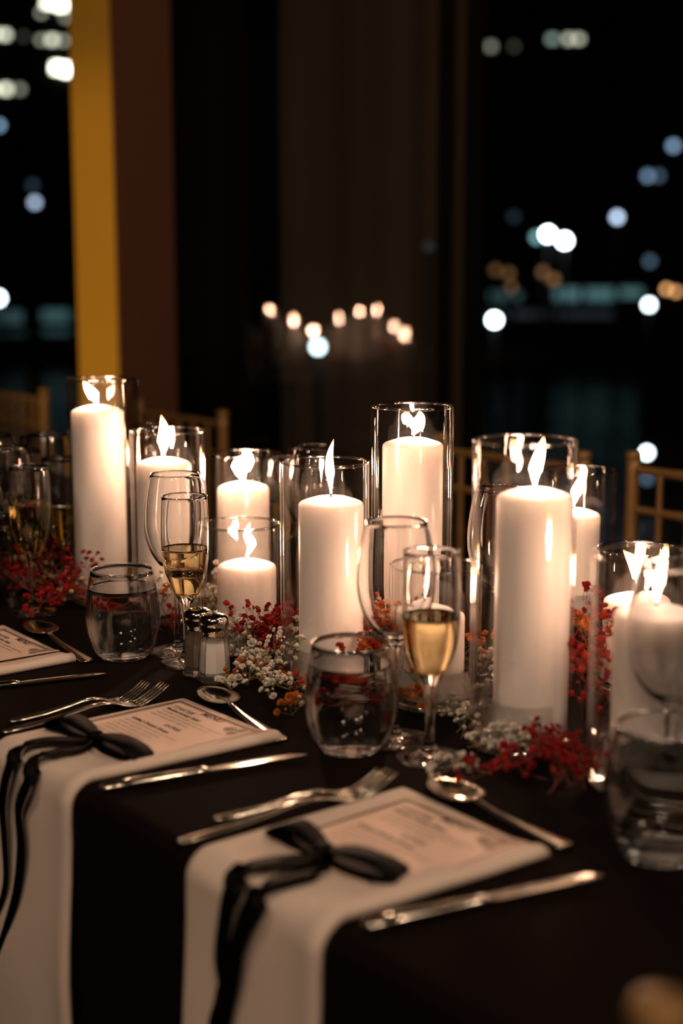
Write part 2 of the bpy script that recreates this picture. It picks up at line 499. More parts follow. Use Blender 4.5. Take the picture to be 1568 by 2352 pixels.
tower(1040, 1900, 60, 640, [(1300, 676, 60, 26, TEAL, 0.22), (1380, 676, 70, 26, TEAL, 0.20), (1450, 672, 50, 20, TEAL, 0.20), (1160, 680, 70, 20, TEAL, 0.10), (1190, 722, 140, 14, PALE, 0.035), (1340, 722, 130, 14, PALE, 0.03)],
    'low quay building in the right window with teal lit bays')

# ------------------------------------------------------------------ table and cloth
S0, S1, HW = -3.5, 0.75, 0.49
tbl = tag(link('dining_table', None, None, table_pt((S0 + S1) / 2, HW) - Vector((0, 0, TABLE_Z)), (0, 0, math.radians(-51))), 'long banquet table hidden under the black cloth', 'table')
mb = MB(); mb.box((S0 / 2 - S1 / 2 + 0.03, -HW + .03, 0.72), (S1 / 2 - S0 / 2 - 0.03, HW - .03, TABLE_Z - 0.003)); link('table_top', mb.mesh('table_top', M['dark_wood']), tbl)
HL = (S1 - S0) / 2
for sx in (-1, 1):
    for sy in (-1, 1):
        mb = MB(); mb.box((sx * (HL - 0.15) - 0.03, sy * 0.40 - 0.03, 0), (sx * (HL - 0.15) + 0.03, sy * 0.40 + 0.03, 0.72)); link('leg', mb.mesh('leg', M['dark_wood']), tbl)
def cloth():
    sect = []
    # outline of the top, rounded rectangle, then rings going out and down
    def outline(off, z, wave):
        pts = []
        hx, hy = HL + off, HW + off; r = 0.05 + off
        cs = [(hx - r, hy - r, 0), (-hx + r, hy - r, 90), (-hx + r, -hy + r, 180), (hx - r, -hy + r, 270)]
        for ci, (cx, cy, a0) in enumerate(cs):
            for k in range(5):
                a = math.radians(a0 + k * 22.5)
                pts.append(Vector((cx + r * math.cos(a), cy + r * math.sin(a), z)))
            nx = cs[(ci + 1) % 4]
            a = math.radians(a0 + 90)
            p = Vector((cx + r * math.cos(a), cy + r * math.sin(a), z)); q = Vector((nx[0] + r * math.cos(a), nx[1] + r * math.sin(a), z))
            nn = 60 if ci % 2 == 0 else 18
            for k in range(1, nn):
                pp = p.lerp(q, k / nn)
                out = Vector((math.cos(a), math.sin(a), 0))
                pp -= out * wave * (0.5 + 0.5 * math.sin(k * 1.9 + 0.6 * math.sin(k * .7))) * 0.014
                pts.append(pp)
        return pts
    rr = 0.018
    secs = []
    for k in range(6):
        th = math.pi / 2 * k / 5
        secs.append(outline(-rr + rr * math.sin(th), TABLE_Z - rr + rr * math.cos(th), 0))
    for z, wv in ((0.68, .15), (0.6, .3), (0.45, .6), (0.25, .9), (0.04, 1.2)):
        secs.append(outline(0.0, z, wv))
    m = MB(); m.loft(secs, cap=False)
    n = len(secs[0]); m.f.append(tuple(range(n))); m.sm.append(False)
    me = m.mesh('tablecloth', M['cloth'], fix=True)
    return me
c_ = tbl.location
tag(link('tablecloth', cloth(), None, (c_.x, c_.y, 0), (0, 0, math.radians(-51))), 'very dark brown floor-length cloth over the long table', 'tablecloth')

# ------------------------------------------------------------------ vases and candles
def vase(cx, rim_py, dia, Zr, label, water=0.045):
    p = at_depth(cx, rim_py, Zr)
    H = p.z - TABLE_Z
    r = dia / 2; w = 0.0032; b = 0.011
    prof = [(0, 0), (r - .004, 0), (r - .001, .001), (r, .004)] + [(r, .004 + (H - .006) * k / 6) for k in range(1, 7)] + [(r - .0008, H), (r - w / 2, H + .0005), (r - w + .0006, H)] \
         + [(r - w, H - .003 - (H - .003 - b - .006) * k / 6) for k in range(7)] + [(r - w - .004, b + .001), (0, b)]
    m = MB(); m.lathe(prof, 64)
    o = tag(link('cylinder_vase', m.mesh('cylinder_vase', M['vase_glass']), None, (p.x, p.y, TABLE_Z + 0.0005)), label, 'vase', 'glass cylinder vases down the table')
    ri = r - w - 0.0004
    m = MB(); m.lathe([(0, b + .0004), (ri - .004, b + .0006), (ri, b + .005), (ri, water * .5), (ri, water), (ri - .0015, water - .0012), (ri - .005, water - .0016), (0, water - .0016)], 64)
    link('water', m.mesh('water', M['vase_water']), o)
    m = MB(); m.lathe([(r - w / 2 + .0019 * math.cos(a), H + .0019 * math.sin(a)) for a in [math.pi * 2 * k / 10 for k in range(11)]], 64)
    link('rim', m.mesh('rim', M['rim_glass']), o)
    m = MB(); m.lathe([(r - .0045 + .0042 * math.cos(a), .0042 + .0040 * math.sin(a)) for a in [math.pi * 2 * k / 10 for k in range(11)]], 64)
    link('foot_ring', m.mesh('foot_ring', M['rim_glass']), o)
    return o, p, H
def candle(cx, top_py, Zr, vp, label, dia=0.0765, flame=None, lim=0.0115, tilt=0.0):
    p = at_depth(cx, top_py, Zr)
    off = Vector((p.x - vp.x, p.y - vp.y, 0))
    if off.length > lim: off = off.normalized() * lim
    base = Vector((vp.x + off.x, vp.y + off.y, TABLE_Z + 0.012))
    H = p.z - base.z
    r = dia / 2
    prof = [(0, 0), (r - .002, 0), (r, .002)] + [(r, .002 + (H - .014) * k / 8) for k in range(1, 9)] + [(r - .0008, H - .0092), (r - .003, H - .0072), (r - .008, H - .0052), (r * .5, H - .0018), (r * .28, H - .0004), (0.006, H - .0012), (0, H - .0018)]
    m = MB(); m.lathe(prof, 56)
    o = tag(link('pillar_candle', m.mesh('pillar_candle', M['wax']), None, base), label, 'candle', 'white pillar candles burning in glass cylinders')
    # wick
    wk = MB(); wk.tube(smooth_pts([(0, 0, H - .003), (0, 0, H + .003), (.001, 0, H + .007), (.0035, 0, H + .009)], 3), [.0011] * 10, 6)
    link('wick', wk.mesh('wick', M['wick']), o)
    if flame:
        pts, wpx = flame
        top = base + Vector((0, 0, H))
        Zt = (top - Vector((0, 0, CAM_Z))).dot(Vector((0, math.cos(PITCH), -math.sin(PITCH))))
        k = Zt / F_PX
        b0 = Vector(pts[0])
        P3 = [Vector(((q[0] - b0.x) * k, R.uniform(-.001, .001) if i else 0, H + .003 + (b0.y - q[1]) * k)) for i, q in enumerate([Vector(q) for q in pts])]
        P3 = smooth_pts(P3, 5)
        n = len(P3); rm = wpx * k * 0.58
        rad = []
        for i in range(n):
            t = i / (n - 1)
            rad.append(max(rm * 0.03, rm * (math.sin(math.pi * min(1, t / 0.66) ** 0.75 / 2) if t < 0.33 else math.cos((t - 0.33) / 0.67 * math.pi / 2) ** 0.9)))
        rad[0] = rm * 0.25
        fm = MB(); fm.tube(P3, rad, 8)
        link('flame', fm.mesh('flame', M['flame']), o)
    return o
V = {}
def pair(key, cx, rim, dia, Zr, vlab, ccx, ctop, clab, flame, water=0.045, cdia=0.0765, lim=0.0115):
    o, p, H = vase(cx, rim, dia, Zr, vlab, water)
    c = candle(ccx, ctop, Zr, p, clab, cdia, flame, lim)
    V[key] = (p, H)
pair('A', 234, 871, .105, 2.08, 'tallest far left glass cylinder in front of the yellow column', 223, 930, 'tall white candle standing furthest left before the yellow column', ([(228, 931), (221, 915), (209, 898), (197, 880)], 21))
pair('B', 384, 990, .105, 1.99, 'glass cylinder second from the left, behind the wine glass', 375, 1050, 'white candle second from the left, partly behind a wine glass', ([(378, 1050), (380, 1020), (381, 990), (375, 958)], 24))
pair('C', 563, 1043, .105, 2.09, 'glass cylinder standing behind the shortest front one in the middle left', 558, 1106, 'short candle with a wide flickering flame at the back of the middle left', ([(563, 1108), (558, 1082), (572, 1060), (568, 1036)], 36))
pair('D', 551, 1204, .105, 1.84, 'shortest glass cylinder, behind the salt shaker', 566, 1284, 'shortest white candle, behind the salt shaker', ([(569, 1284), (580, 1255), (571, 1230), (578, 1202)], 20), .042)
pair('E', 745, 1062, .105, 1.665, 'glass cylinder in the middle with the longest thin flame rising out of it', 760, 1138, 'candle in the middle whose long thin flame rises over its glass', ([(766, 1134), (764, 1090), (763, 1050), (772, 1010)], 17), .046)
pair('F', 947, 934, .105, 1.787, 'tall glass cylinder centre back against the dark window', 948, 1004, 'tall white candle centre back with a leaf-shaped flame', ([(948, 1004), (957, 985), (964, 965), (963, 948)], 27))
pair('G', 1207, 1012, .105, 1.43, 'widest looking glass cylinder, front right, over red flowers', 1232, 1120, 'big white candle front right, largest in view', ([(1238, 1118), (1238, 1085), (1248, 1045), (1256, 1008)], 24), .052)
pair('H', 1333, 1080, .100, 1.98, 'glass cylinder half hidden right behind the big front one', 1303, 1168, 'candle showing only its right side behind the big front candle', ([(1326, 1160), (1332, 1130), (1345, 1100), (1357, 1074)], 20))
pair('I', 1490, 1275, .105, 1.33, 'glass cylinder cut by the right edge behind the wine glass', 1505, 1388, 'candle at the right edge seen through a wine glass', ([(1503, 1385), (1505, 1345), (1514, 1300), (1523, 1254)], 25), .05)
pair('J', 1470, 1262, .100, 1.66, 'glass cylinder behind the one at the right edge', 1462, 1362, 'candle behind the one at the right edge, flame wide and bent', ([(1470, 1360), (1480, 1330), (1462, 1295), (1436, 1266)], 36))
pair('K', 1000, 1300, .105, 1.60, 'low glass cylinder behind the front champagne flute', 989, 1392, 'low candle glowing behind the front champagne flute', ([(986, 1392), (983, 1360), (988, 1325), (990, 1290)], 17), .045)

# ------------------------------------------------------------------ stemware
def clip(prof_in, level, grow=0.0003):
    """inner wall profile (bottom->up) cut at a level, for the liquid"""
    out = []
    for (r0, z0), (r1, z1) in zip(prof_in, prof_in[1:]):
        out.append((r0 + (grow if r0 > 1e-5 else 0), z0 - (grow if r0 < 1e-5 else 0)))
        if z1 >= level:
            t = (level - z0) / (z1 - z0)
            r = r0 + (r1 - r0) * t
            out += [(r + grow, level), (r - .0012, level - .0011), (r - .004, level - .0014), (0, level - .0014)]
            break
    return out
def stem_glass(kind):
    if kind == 'wine':
        foot = [(0, 0), (.020, .0002), (.0355, 0), (.0368, .0011), (.0355, .0022), (.024, .0036), (.012, .0062), (.0060, .0105), (.0046, .015)]
        stem = [(.0046, .015), (.0038, .03), (.0036, .055), (.0040, .085), (.0055, .100)]
        outer = [(.0055, .100), (.0105, .1065), (.022, .116), (.0325, .132), (.039, .152), (.0408, .172), (.0393, .195), (.0352, .219), (.0312, .2325)]
        inner = [(0, .1115), (.008, .1125), (.020, .1185), (.0310, .1335), (.0377, .153), (.0396, .172), (.0382, .195), (.0342, .219), (.0304, .2325)]
    else:
        foot = [(0, 0), (.018, .0002), (.0325, 0), (.034, .0012), (.0325, .0024), (.022, .0040), (.012, .0075), (.0070, .013), (.0056, .018)]
        stem = [(.0056, .018), (.0046, .032), (.0046, .050), (.0060, .066), (.0085, .078)]
        outer = [(.0085, .078), (.0125, .086), (.0185, .0965), (.0248, .112), (.0282, .131), (.0296, .152), (.0297, .175), (.0289, .198), (.0280, .2125)]
        inner = [(0, .0895), (.006, .0900), (.015, .0975), (.0232, .113), (.0269, .131), (.0284, .152), (.0286, .175), (.0280, .198), (.0272, .2125)]
    fo = sprof(foot, 3); st = sprof(stem, 3); ou = sprof(outer, 3); inn = sprof(inner, 3)
    rimz = outer[-1][1]; rr = (outer[-1][0] + inner[-1][0]) / 2
    bowl = ou + [(rr, rimz + .0005)] + inn[::-1]
    return fo, st, bowl, inn
GD = {}
for kind in ('wine', 'flute'):
    fo, st, bowl, inn = stem_glass(kind)
    a = MB(); a.lathe(fo, 48); b = MB(); b.lathe(st, 32); c = MB(); c.lathe(bowl, 56)
    GD[kind] = (a.mesh(kind + '_foot', M['crystal']), b.mesh(kind + '_stem', M['crystal']), c.mesh(kind + '_bowl', M['crystal']), inn)
    for mm in GD[kind][:3]:
        pass
def put_stem(kind, p, label, level=None, m='sparkling_wine', scale=1.0):
    f_, s_, b_, inn = GD[kind]
    nm = 'wine_glass' if kind == 'wine' else 'champagne_flute'
    root = tag(link(nm, None, None, (p.x, p.y, TABLE_Z + 0.0006)), label, 'glass', 'wine glasses on the dark cloth' if kind == 'wine' else 'champagne flutes on the dark cloth')
    link('foot', f_, root); link('stem', s_, root); link('bowl', b_, root)
    rz_, rr_ = inn[-1][1], inn[-1][0] + .0004
    w = MB(); w.lathe([(rr_ + .0010 * math.cos(a), rz_ + .0009 * math.sin(a)) for a in [math.pi * 2 * k / 8 for k in range(9)]], 56)
    link('rim', w.mesh('rim', M['rim_glass']), root)
    if level:
        w = MB(); w.lathe(clip(inn, level), 56)
        link('champagne', w.mesh('champagne', M[m]), root)
    root.scale = (scale,) * 3
    root.rotation_euler.z = R.uniform(0, 6)
    return root
outer = [(.0270, .0), (.0310, .0012), (.0385, .011), (.0450, .030), (.0474, .048), (.0466, .068), (.0432, .091), (.0396, .1125)]
inner = [(0, .0065), (.022, .0070), (.0335, .0125), (.0430, .030), (.0460, .048), (.0454, .068), (.0421, .091), (.0386, .1125)]
ti = sprof(inner, 4)
tp = [(0, .0008), (.024, .0006)] + sprof(outer, 4) + [(.0391, .1131)] + ti[::-1]
tm = MB(); tm.lathe(tp, 64); TUM = tm.mesh('tumbler', M['crystal'])
def put_tumbler(p, label, level=.089):
    o = tag(link('water_glass', TUM, None, (p.x, p.y, TABLE_Z + 0.0006)), label, 'glass', 'stemless glasses of water')
    w = MB(); w.lathe([(.0391 + .0015 * math.cos(a), .1128 + .0014 * math.sin(a)) for a in [math.pi * 2 * k / 8 for k in range(9)]], 64)
    link('rim', w.mesh('rim', M['rim_glass']), o)
    w = MB(); w.lathe(clip(ti, level), 64)
    link('water', w.mesh('water', M['water']), o)
    o.rotation_euler.z = R.uniform(0, 6)
    return o
put_stem('flute', on_table(430, 1524), 'champagne flute in sharp focus beside the salt and pepper shakers', .148)
put_stem('wine', on_table(409, 1498), 'empty wine glass right behind the sharp champagne flute')
put_stem('flute', on_table(986, 1742), 'champagne flute in front of the low candle, beside white flowers', .148)
put_stem('wine', on_table(907, 1700), 'empty wine glass between the middle candle and the front flute')
put_stem('wine', on_table(1145, 1560), 'wine glass seen through the big front right cylinder')
put_stem('wine', on_table(1530, 1880), 'wine glass at the right edge in front of a candle')
put_stem('flute', on_table(78, 1408), 'half full champagne flute at the left edge', .160)
put_stem('wine', on_table(30, 1384), 'wine glass left behind the half full flute at the left edge')
put_tumbler(on_table(285, 1508), 'glass of water left of the salt and pepper shakers', .091)
put_tumbler(on_table(805, 1722), 'glass of water in the middle foreground, red flowers showing through it', .093)
put_tumbler(on_table(1511, 1965), 'large blurred glass of water at the right edge', .086)
put_tumbler(on_table(-50, 1392), 'glass of water cut by the left edge', .085)
BACK = [('wine', 122, 1325, 'wine glass highest of the cluster left of the tallest candle', None), ('flute', 62, 1342, 'flute in the back of the left cluster of glasses', .15),
        ('wine', -5, 1330, 'wine glass in the back left corner of the glass cluster', None), ('wine', 715, 1378, 'wine glass far behind the middle candle', None),
        ('flute', 648, 1370, 'flute far behind between the two middle cylinders', .15), ('wine', 350, 1290, 'wine glass peeking between the two left cylinders', None),
        ('flute', 150, 1372, 'flute tucked against the tallest cylinder', .14), ('flute', 95, 1282, 'flute furthest back left near the gold chair', .15)]
for k, x, y, lab, lv in BACK:
    put_stem(k, on_table(x, y), lab, lv)

# ------------------------------------------------------------------ salt and pepper
def shaker(p, label, fill, name, rz, label_fill):
    root = tag(link(name, None, None, (p.x, p.y, TABLE_Z + 0.0005), (0, 0, rz)), label, 'shaker', 'salt and pepper shakers')
    def oct_(prof, seg=8): 
        m = MB(); m.lathe(prof, seg); m.sm = [False] * len(m.f); return m
    body = oct_([(0, .0008), (.0195, 0), (.0215, .0015), (.0215, .006), (.0202, .0085), (.0182, .040), (.0172, .050), (.0145, .0550), (.0138, .057), (.0138, .062), (.0118, .062), (.0122, .056), (.0140, .050), (.0152, .040), (.0168, .012), (.0150, .0075), (0, .007)], 8)
    link('jar', body.mesh('jar', M['shaker_glass']), root)
    c = oct_([(0, .0072), (.0148, .0078), (.0166, .012), (.0149, .041), (.0142, .046), (0, .047)], 8)
    link(label_fill, c.mesh(label_fill, M[fill]), root)
    m = MB(); m.lathe([(.0148, .0560), (.0152, .0575), (.0148, .0595), (.0152, .0615), (.0150, .064), (.0168, .066), (.0178, .070), (.0176, .0755), (.0158, .0795), (.011, .0822), (.005, .0832), (0, .0833)], 32)
    cap = link('cap', m.mesh('cap', M['chrome']), root)
    h = MB()
    for k in range(7):
        a = k * math.pi / 3; rr = 0 if k == 6 else .0065
        h.lathe([(0, .0836 - rr * .09), (.0009, .0835 - rr * .09), (.0009, .082), (0, .082)], 6, (rr * math.cos(a), rr * math.sin(a), 0))
    hh = link('pour_hole', h.mesh('pour_hole', M['wick']), cap)
shaker(on_table(493, 1563), 'salt shaker with chrome cap standing in front of the pepper shaker', 'salt', 'salt_shaker', .2, 'salt')
shaker(on_table(457, 1548), 'pepper shaker with chrome cap just behind the salt shaker', 'pepper', 'pepper_shaker', .5, 'ground_pepper')

# ------------------------------------------------------------------ napkins, menus, ribbons
def napkin(FL, FR, NL, NR, drop, label, hem=True):
    """folded cloth napkin from its far end, over the table edge, hanging down"""
    path = []           # (left, right, up) frames
    top = 0.0
    nseg = 16
    frames = []
    for k in range(nseg + 1):
        t = k / nseg
        frames.append((FL.lerp(NL, t), FR.lerp(NR, t), Vector((0, 0, 1))))
    dirL = -N
    rr = 0.022
    if drop > 0:
        for k in range(1, 9):
            th = math.pi / 2 * k / 8
            o = dirL * rr * math.sin(th) + Vector((0, 0, -rr + rr * math.cos(th)))
            up = Vector((0, 0, 1)) * math.cos(th) + dirL * math.sin(th)
            frames.append((NL + o, NR + o, up))
        for k in range(1, 13):
            o = dirL * rr + Vector((0, 0, -rr - drop * k / 12)) + dirL * 0.004 * (1 - math.cos(k * .6))
            frames.append((NL + o, NR + o, dirL.copy()))
    W = (FR - FL).length
    secs = []
    for i, (L, Rr, up) in enumerate(frames):
        ax = (Rr - L).normalized(); w = (Rr - L).length
        th_l = .0035; bulge = .0062
        if i > nseg + 4: bulge = .0045
        wob = 0.0012 * math.sin(i * 0.9)
        pts = []
        nx = 14
        xs = [0.0, .004, .012] + [.012 + (w - .040) * k / 8 for k in range(1, 8)] + [w - .022, w - .014, w - .007, w - .0015, w]
        def topz(x):
            e = max(0.0, min(1, (x - (w - .030)) / .016))
            base = th_l + bulge * (e * e * (3 - 2 * e))
            if x < .006: base *= 0.35 + 0.65 * x / .006
            q = (w - x)
            if q < .007: base *= math.sqrt(max(0.0, 1 - ((.007 - q) / .007) ** 2)) * .55 + .45
            return base
        for x in xs: pts.append(L + ax * x + up * (topz(x) + wob * (0.4 if i < nseg else 1) * math.sin(x * 40)) )
        for x in (w - .001, w * .66, w * .33, .001): pts.append(L + ax * x + up * 0.0004)
        secs.append(pts)
    m = MB(); m.loft(secs)
    o0 = (FL + FR) / 2
    me = m.mesh('napkin', M['napkin'], origin=o0, fix=True)
    o = tag(link('napkin', me, None, o0), label, 'napkin', 'white napkins hanging over the table edge')
    return o
def menu_card(FL, FR, length, label, text=True):
    ax = (FR - FL).normalized(); dn = Vector((ax.y, -ax.x, 0)); 
    if dn.dot(N) > 0: dn = -dn
    w = (FR - FL).length
    rot = math.atan2(ax.y, ax.x)
    root_loc = FL.copy()
    m = MB()
    nx, ny = 10, 8; th = .0005
    def zc(x, y): 
        e = max(0, (x / w - .80)) / .20
        return .0008 + .0036 * e * e
    vs = [Vector((w * i / nx, -length * j / ny, zc(w * i / nx, 0))) for j in range(ny + 1) for i in range(nx + 1)]
    vs2 = [v - Vector((0, 0, th)) for v in vs]
    fs = []; k = nx + 1; Nn = len(vs)
    for j in range(ny):
        for i in range(nx):
            a = j * k + i; fs.append((a, a + k, a + k + 1, a + 1)); fs.append((Nn + a, Nn + a + 1, Nn + a + k + 1, Nn + a + k))
    rim = [i for i in range(k)] + [j * k + nx for j in range(1, ny + 1)] + [ny * k + i for i in range(nx - 1, -1, -1)] + [j * k for j in range(ny - 1, 0, -1)]
    for a, b in zip(rim, rim[1:] + rim[:1]): fs.append((a, b, Nn + b, Nn + a))
    m.add(vs + vs2, fs, True)
    root = tag(link('menu_card', m.mesh('menu_card', M['paper']), None, root_loc, (0, 0, rot)), label, 'menu', 'printed menus tucked under ribbons')
    e = .0003
    def bar(x0, y0, x1, y1, mb_, hw):
        for s in range(10):
            a = Vector((x0 + (x1 - x0) * s / 10, y0 + (y1 - y0) * s / 10, 0)); b = Vector((x0 + (x1 - x0) * (s + 1) / 10, y0 + (y1 - y0) * (s + 1) / 10, 0))
            d = (b - a).normalized(); nn = Vector((-d.y, d.x, 0)) * hw
            q = [a + nn, a - nn, b - nn, b + nn]
            for p in q: p.z = zc(p.x, 0) + e
            mb_.add(q, [(0, 1, 2, 3)], False)
    fr = MB(); i1, i2 = .0055, .0078
    for (i_, hw) in ((i1, .0008), (i2, .00025)):
        bar(i_, -i_, w - i_, -i_, fr, hw); bar(i_, -length + i_, w - i_, -length + i_, fr, hw); bar(i_, -i_, i_, -length + i_, fr, hw); bar(w - i_, -i_, w - i_, -length + i_, fr, hw)
    link('printed_border', fr.mesh('printed_border', M['ink'], fix=False), root)
    def txt(s, x, y, size, name, mm='ink', off=0.0, al='CENTER'):
        c = bpy.data.curves.new(name, 'FONT'); c.body = s; c.size = size; c.align_x = al; c.offset = off
        c.resolution_u = 2
        tmp = bpy.data.objects.new(name, c); COL.objects.link(tmp)
        bpy.context.view_layer.update()
        me = bpy.data.meshes.new_from_object(tmp.evaluated_get(bpy.context.evaluated_depsgraph_get()))
        bpy.data.objects.remove(tmp)
        me.materials.clear(); me.materials.append(M[mm])
        o = link(name, me, root, (x, y, .0008 + .0003)); return o
    cx = w * .47
    lx = .017
    txt('MENU', cx + .006, -.0165, .0135, 'menu_heading', 'ink', .0002)
    txt('STARTER', lx, -.0245, .0098, 'section_heading', 'ink', .0001, 'LEFT')
    txt('Mediterranean Salad', lx, -.0325, .0078, 'dish_title', 'ink', .0002, 'LEFT')
    lines = ['A medley of tomatoes, cucumbers and greens,', 'Kalamata olives, red onions, feta, served', 'with a lemon herb vinaigrette']
    for i, t in enumerate(lines): txt(t, lx + .003, -.0400 - i * .0072, .0060, 'text_line', 'grey_ink', 0, 'LEFT')
    txt('ENTREE', cx + .008, -.0680, .0082, 'section_heading', 'ink', .0001)
    txt('Grilled Chicken Breast', lx + .004, -.0800, .0078, 'dish_title', 'ink', .0002, 'LEFT')
    lines = ['Herb marinated and served over roasted', 'seasonal vegetables and potatoes', 'or Pan Seared Salmon with rice', 'and a light citrus butter sauce', 'or Wild Mushroom Risotto with shaved', 'parmesan and fresh herbs']
    for i, t in enumerate(lines): txt(t, lx + .003, -.0880 - i * .0074, .0060, 'text_line', 'grey_ink', 0, 'LEFT')
    em_ = MB()
    for (ex, ey, er) in ((w - .0325, -.0205, .0068), (w - .0195, -.0150, .0062), (w - .0190, -.0285, .0056)):
        for rr_, ww in ((er, .00035), (er * .62, .00035), (er * .28, .0004)):
            seg = 20
            v = []; f = []
            for k_ in range(seg):
                a = 2 * math.pi * k_ / seg
                for r0 in (rr_ - ww, rr_ + ww): 
                    x = ex + r0 * math.cos(a); y = ey + r0 * math.sin(a)
                    v.append(Vector((x, y, zc(x, 0) + e)))
                f.append((2 * k_, 2 * k_ + 1, (2 * k_ + 3) % (2 * seg), (2 * k_ + 2) % (2 * seg)))
            em_.add(v, f, False)
        for k_ in range(10):
            a = 2 * math.pi * k_ / 10
            p0 = Vector((ex + er * .3 * math.cos(a), ey + er * .3 * math.sin(a), 0)); p1 = Vector((ex + er * .95 * math.cos(a + .3), ey + er * .95 * math.sin(a + .3), 0))
            d = (p1 - p0).normalized(); nn = Vector((-d.y, d.x, 0)) * .0003
            q = [p0 + nn, p0 - nn, p1 - nn, p1 + nn]
            for p in q: p.z = zc(p.x, 0) + e
            em_.add(q, [(0, 1, 2, 3)], False)
    link('printed_emblem', em_.mesh('printed_emblem', M['ink']), root)
    return root
def strip(pts, widths, sides, n=5, th=.0006):
    """ribbon: pts centre line, sides unit vectors across"""
    c = smooth_pts(pts, n); sd = smooth_pts(sides, n)
    ws = [v.x for v in smooth_pts([Vector((w, 0, 0)) for w in widths], n)]
    secs = []
    for i, p in enumerate(c):
        t = (c[min(i + 1, len(c) - 1)] - c[max(i - 1, 0)]).normalized()
        s = (sd[i] - t * sd[i].dot(t)).normalized(); nn = t.cross(s)
        h = ws[i] / 2
        secs.append([p + s * h + nn * th / 2, p + nn * th, p - s * h + nn * th / 2, p - s * h - nn * th / 2, p - nn * th * 0.2, p + s * h - nn * th / 2])
    m = MB(); m.loft(secs); return m
def bow(kx, ky, label, loops, tails):
    k0 = on_table(kx, ky, .012)
    root = tag(link('ribbon_bow', None, None, k0), label, 'ribbon', 'black ribbons tied round the napkins')
    def add(name, m): link(name, m.mesh(name, M['ribbon'], fix=True), root, -k0)
    for (pts) in loops:
        # out along the top of the loop and back underneath
        P = [on_table(*q) for q in pts]
        ax = (P[-1] - k0).normalized(); side = Vector((-ax.y, ax.x, 0))
        up = [k0 + Vector((0, 0, .002))] + [p + Vector((0, 0, .008)) for p in P[:-1]] + [P[-1] + Vector((0, 0, .000))]
        dn = [P[-1] + Vector((0, 0, -.0035))] + [p + Vector((0, 0, -.004)) for p in P[:-1]][::-1] + [k0 + Vector((0, 0, -.004))]
        cl = up + dn
        wd = [.014] + [.027] * (len(cl) - 2) + [.014]
        add('loop', strip(cl, wd, [side] * len(cl)))
    for cl, sides, wd in tails:
        add('tail', strip(cl, wd, sides))
    kn = MB(); kn.lathe([(0, -.007), (.007, -.0055), (.0105, 0), (.007, .0055), (0, .007)], 12)
    link('knot', kn.mesh('knot', M['ribbon']), root)
    return root

def far_near(FLp, FRp, NLw=None, NRp=None):
    return on_table(*FLp), on_table(*FRp)
# setting 2 (front)
FL2, FR2 = on_table(920, 1812, 0), on_table(1262, 1975, 0)
NL2, NR2 = on_table(418, 1962), on_table(722, 2148)
def snap(p, tpos=0.022): 
    return p - N * (p.dot(N) - (EDGE + tpos))
def clean(p): return Vector((p.x, p.y, TABLE_Z + .0004))
NL2, NR2 = clean(snap(NL2)), clean(snap(NR2))
napkin(clean(FL2), clean(FR2), NL2, NR2, 0.42, 'white napkin nearest the camera, hanging down in the middle')
FL1, FR1 = on_table(415, 1608), on_table(649, 1704)
NR1 = clean(snap(on_table(165, 1812))); NL1 = clean(snap(on_table(-38, 1706)))
napkin(clean(FL1), clean(FR1), NL1, NR1, 0.42, 'white napkin hanging over the edge in the lower left')
FL0, FR0 = on_table(4, 1440), on_table(175, 1522)
dv = (NL2 - clean(FL2)).normalized()
def to_edge(p, d):
    t = (EDGE + .022 - p.dot(N)) / d.dot(N); return p + d * t
napkin(clean(FL0), clean(FR0), clean(to_edge(clean(FL0), dv)), clean(to_edge(clean(FR0), dv)), 0.40, 'white napkin cut by the left edge of the picture')
def up(p, z): return Vector((p.x, p.y, TABLE_Z + z))
menu_card(up(on_table(417, 1616), .0042), up(on_table(606, 1694), .0042), .166, 'menu in focus on the left napkin, its heading readable')
menu_card(up(on_table(934, 1842), .0042), up(on_table(1215, 1957), .0042), .158, 'blurred menu on the napkin nearest the camera')
menu_card(up(on_table(12, 1451), .0042), up(on_table(138, 1508), .0042), .166, 'menu at the left edge of the picture')

VZ = Vector((0, 0, 1))
def side_at(a, b):
    d = (b - a); s = Vector((-d.y, d.x, 0)); return s.normalized()
# front bow
t1 = [on_table(745, 1962, .012), on_table(680, 1975, .011), on_table(600, 1985, .010), on_table(560, 2002, .008), on_drop(530, 2045, .013), on_drop(515, 2120, .013), on_drop(508, 2210, .013), on_drop(520, 2290, .013), on_drop(500, 2352, .013), on_drop(490, 2420, .013)]
t2 = [on_table(748, 1968, .011), on_table(715, 2003, .010), on_table(650, 2020, .009), on_table(610, 2042, .007), on_drop(575, 2085, .013), on_drop(548, 2160, .013), on_drop(530, 2240, .013), on_drop(510, 2330, .013), on_drop(505, 2430, .013)]
def sides_for(pts, flat):
    out = []
    for i, p in enumerate(pts):
        if i < flat:
            out.append(D * 0.75 + N * 0.66 if False else (Vector((0.35, 0.93, 0))))
        else:
            out.append(D.copy())
    return [v.normalized() for v in out]
bow(745, 1955, 'black ribbon bow on the napkin nearest the camera',
    [[(700, 1930, .010), (665, 1910, .012), (640, 1900, .011)], [(800, 1975, .012), (860, 1995, .013), (915, 2003, .012)]],
    [(t1, sides_for(t1, 4), [.016, .026, .026, .024, .020, .018, .020, .022, .024, .024]), (t2, sides_for(t2, 4), [.016, .020, .022, .022, .020, .018, .024, .026, .024])])
u1 = [on_table(215, 1694, .012), on_table(160, 1700, .011), on_table(95, 1702, .010), on_table(50, 1722, .008), on_drop(20, 1765, .013), on_drop(5, 1840, .013), on_drop(10, 1930, .013), on_drop(12, 2030, .013), on_drop(-10, 2110, .013)]
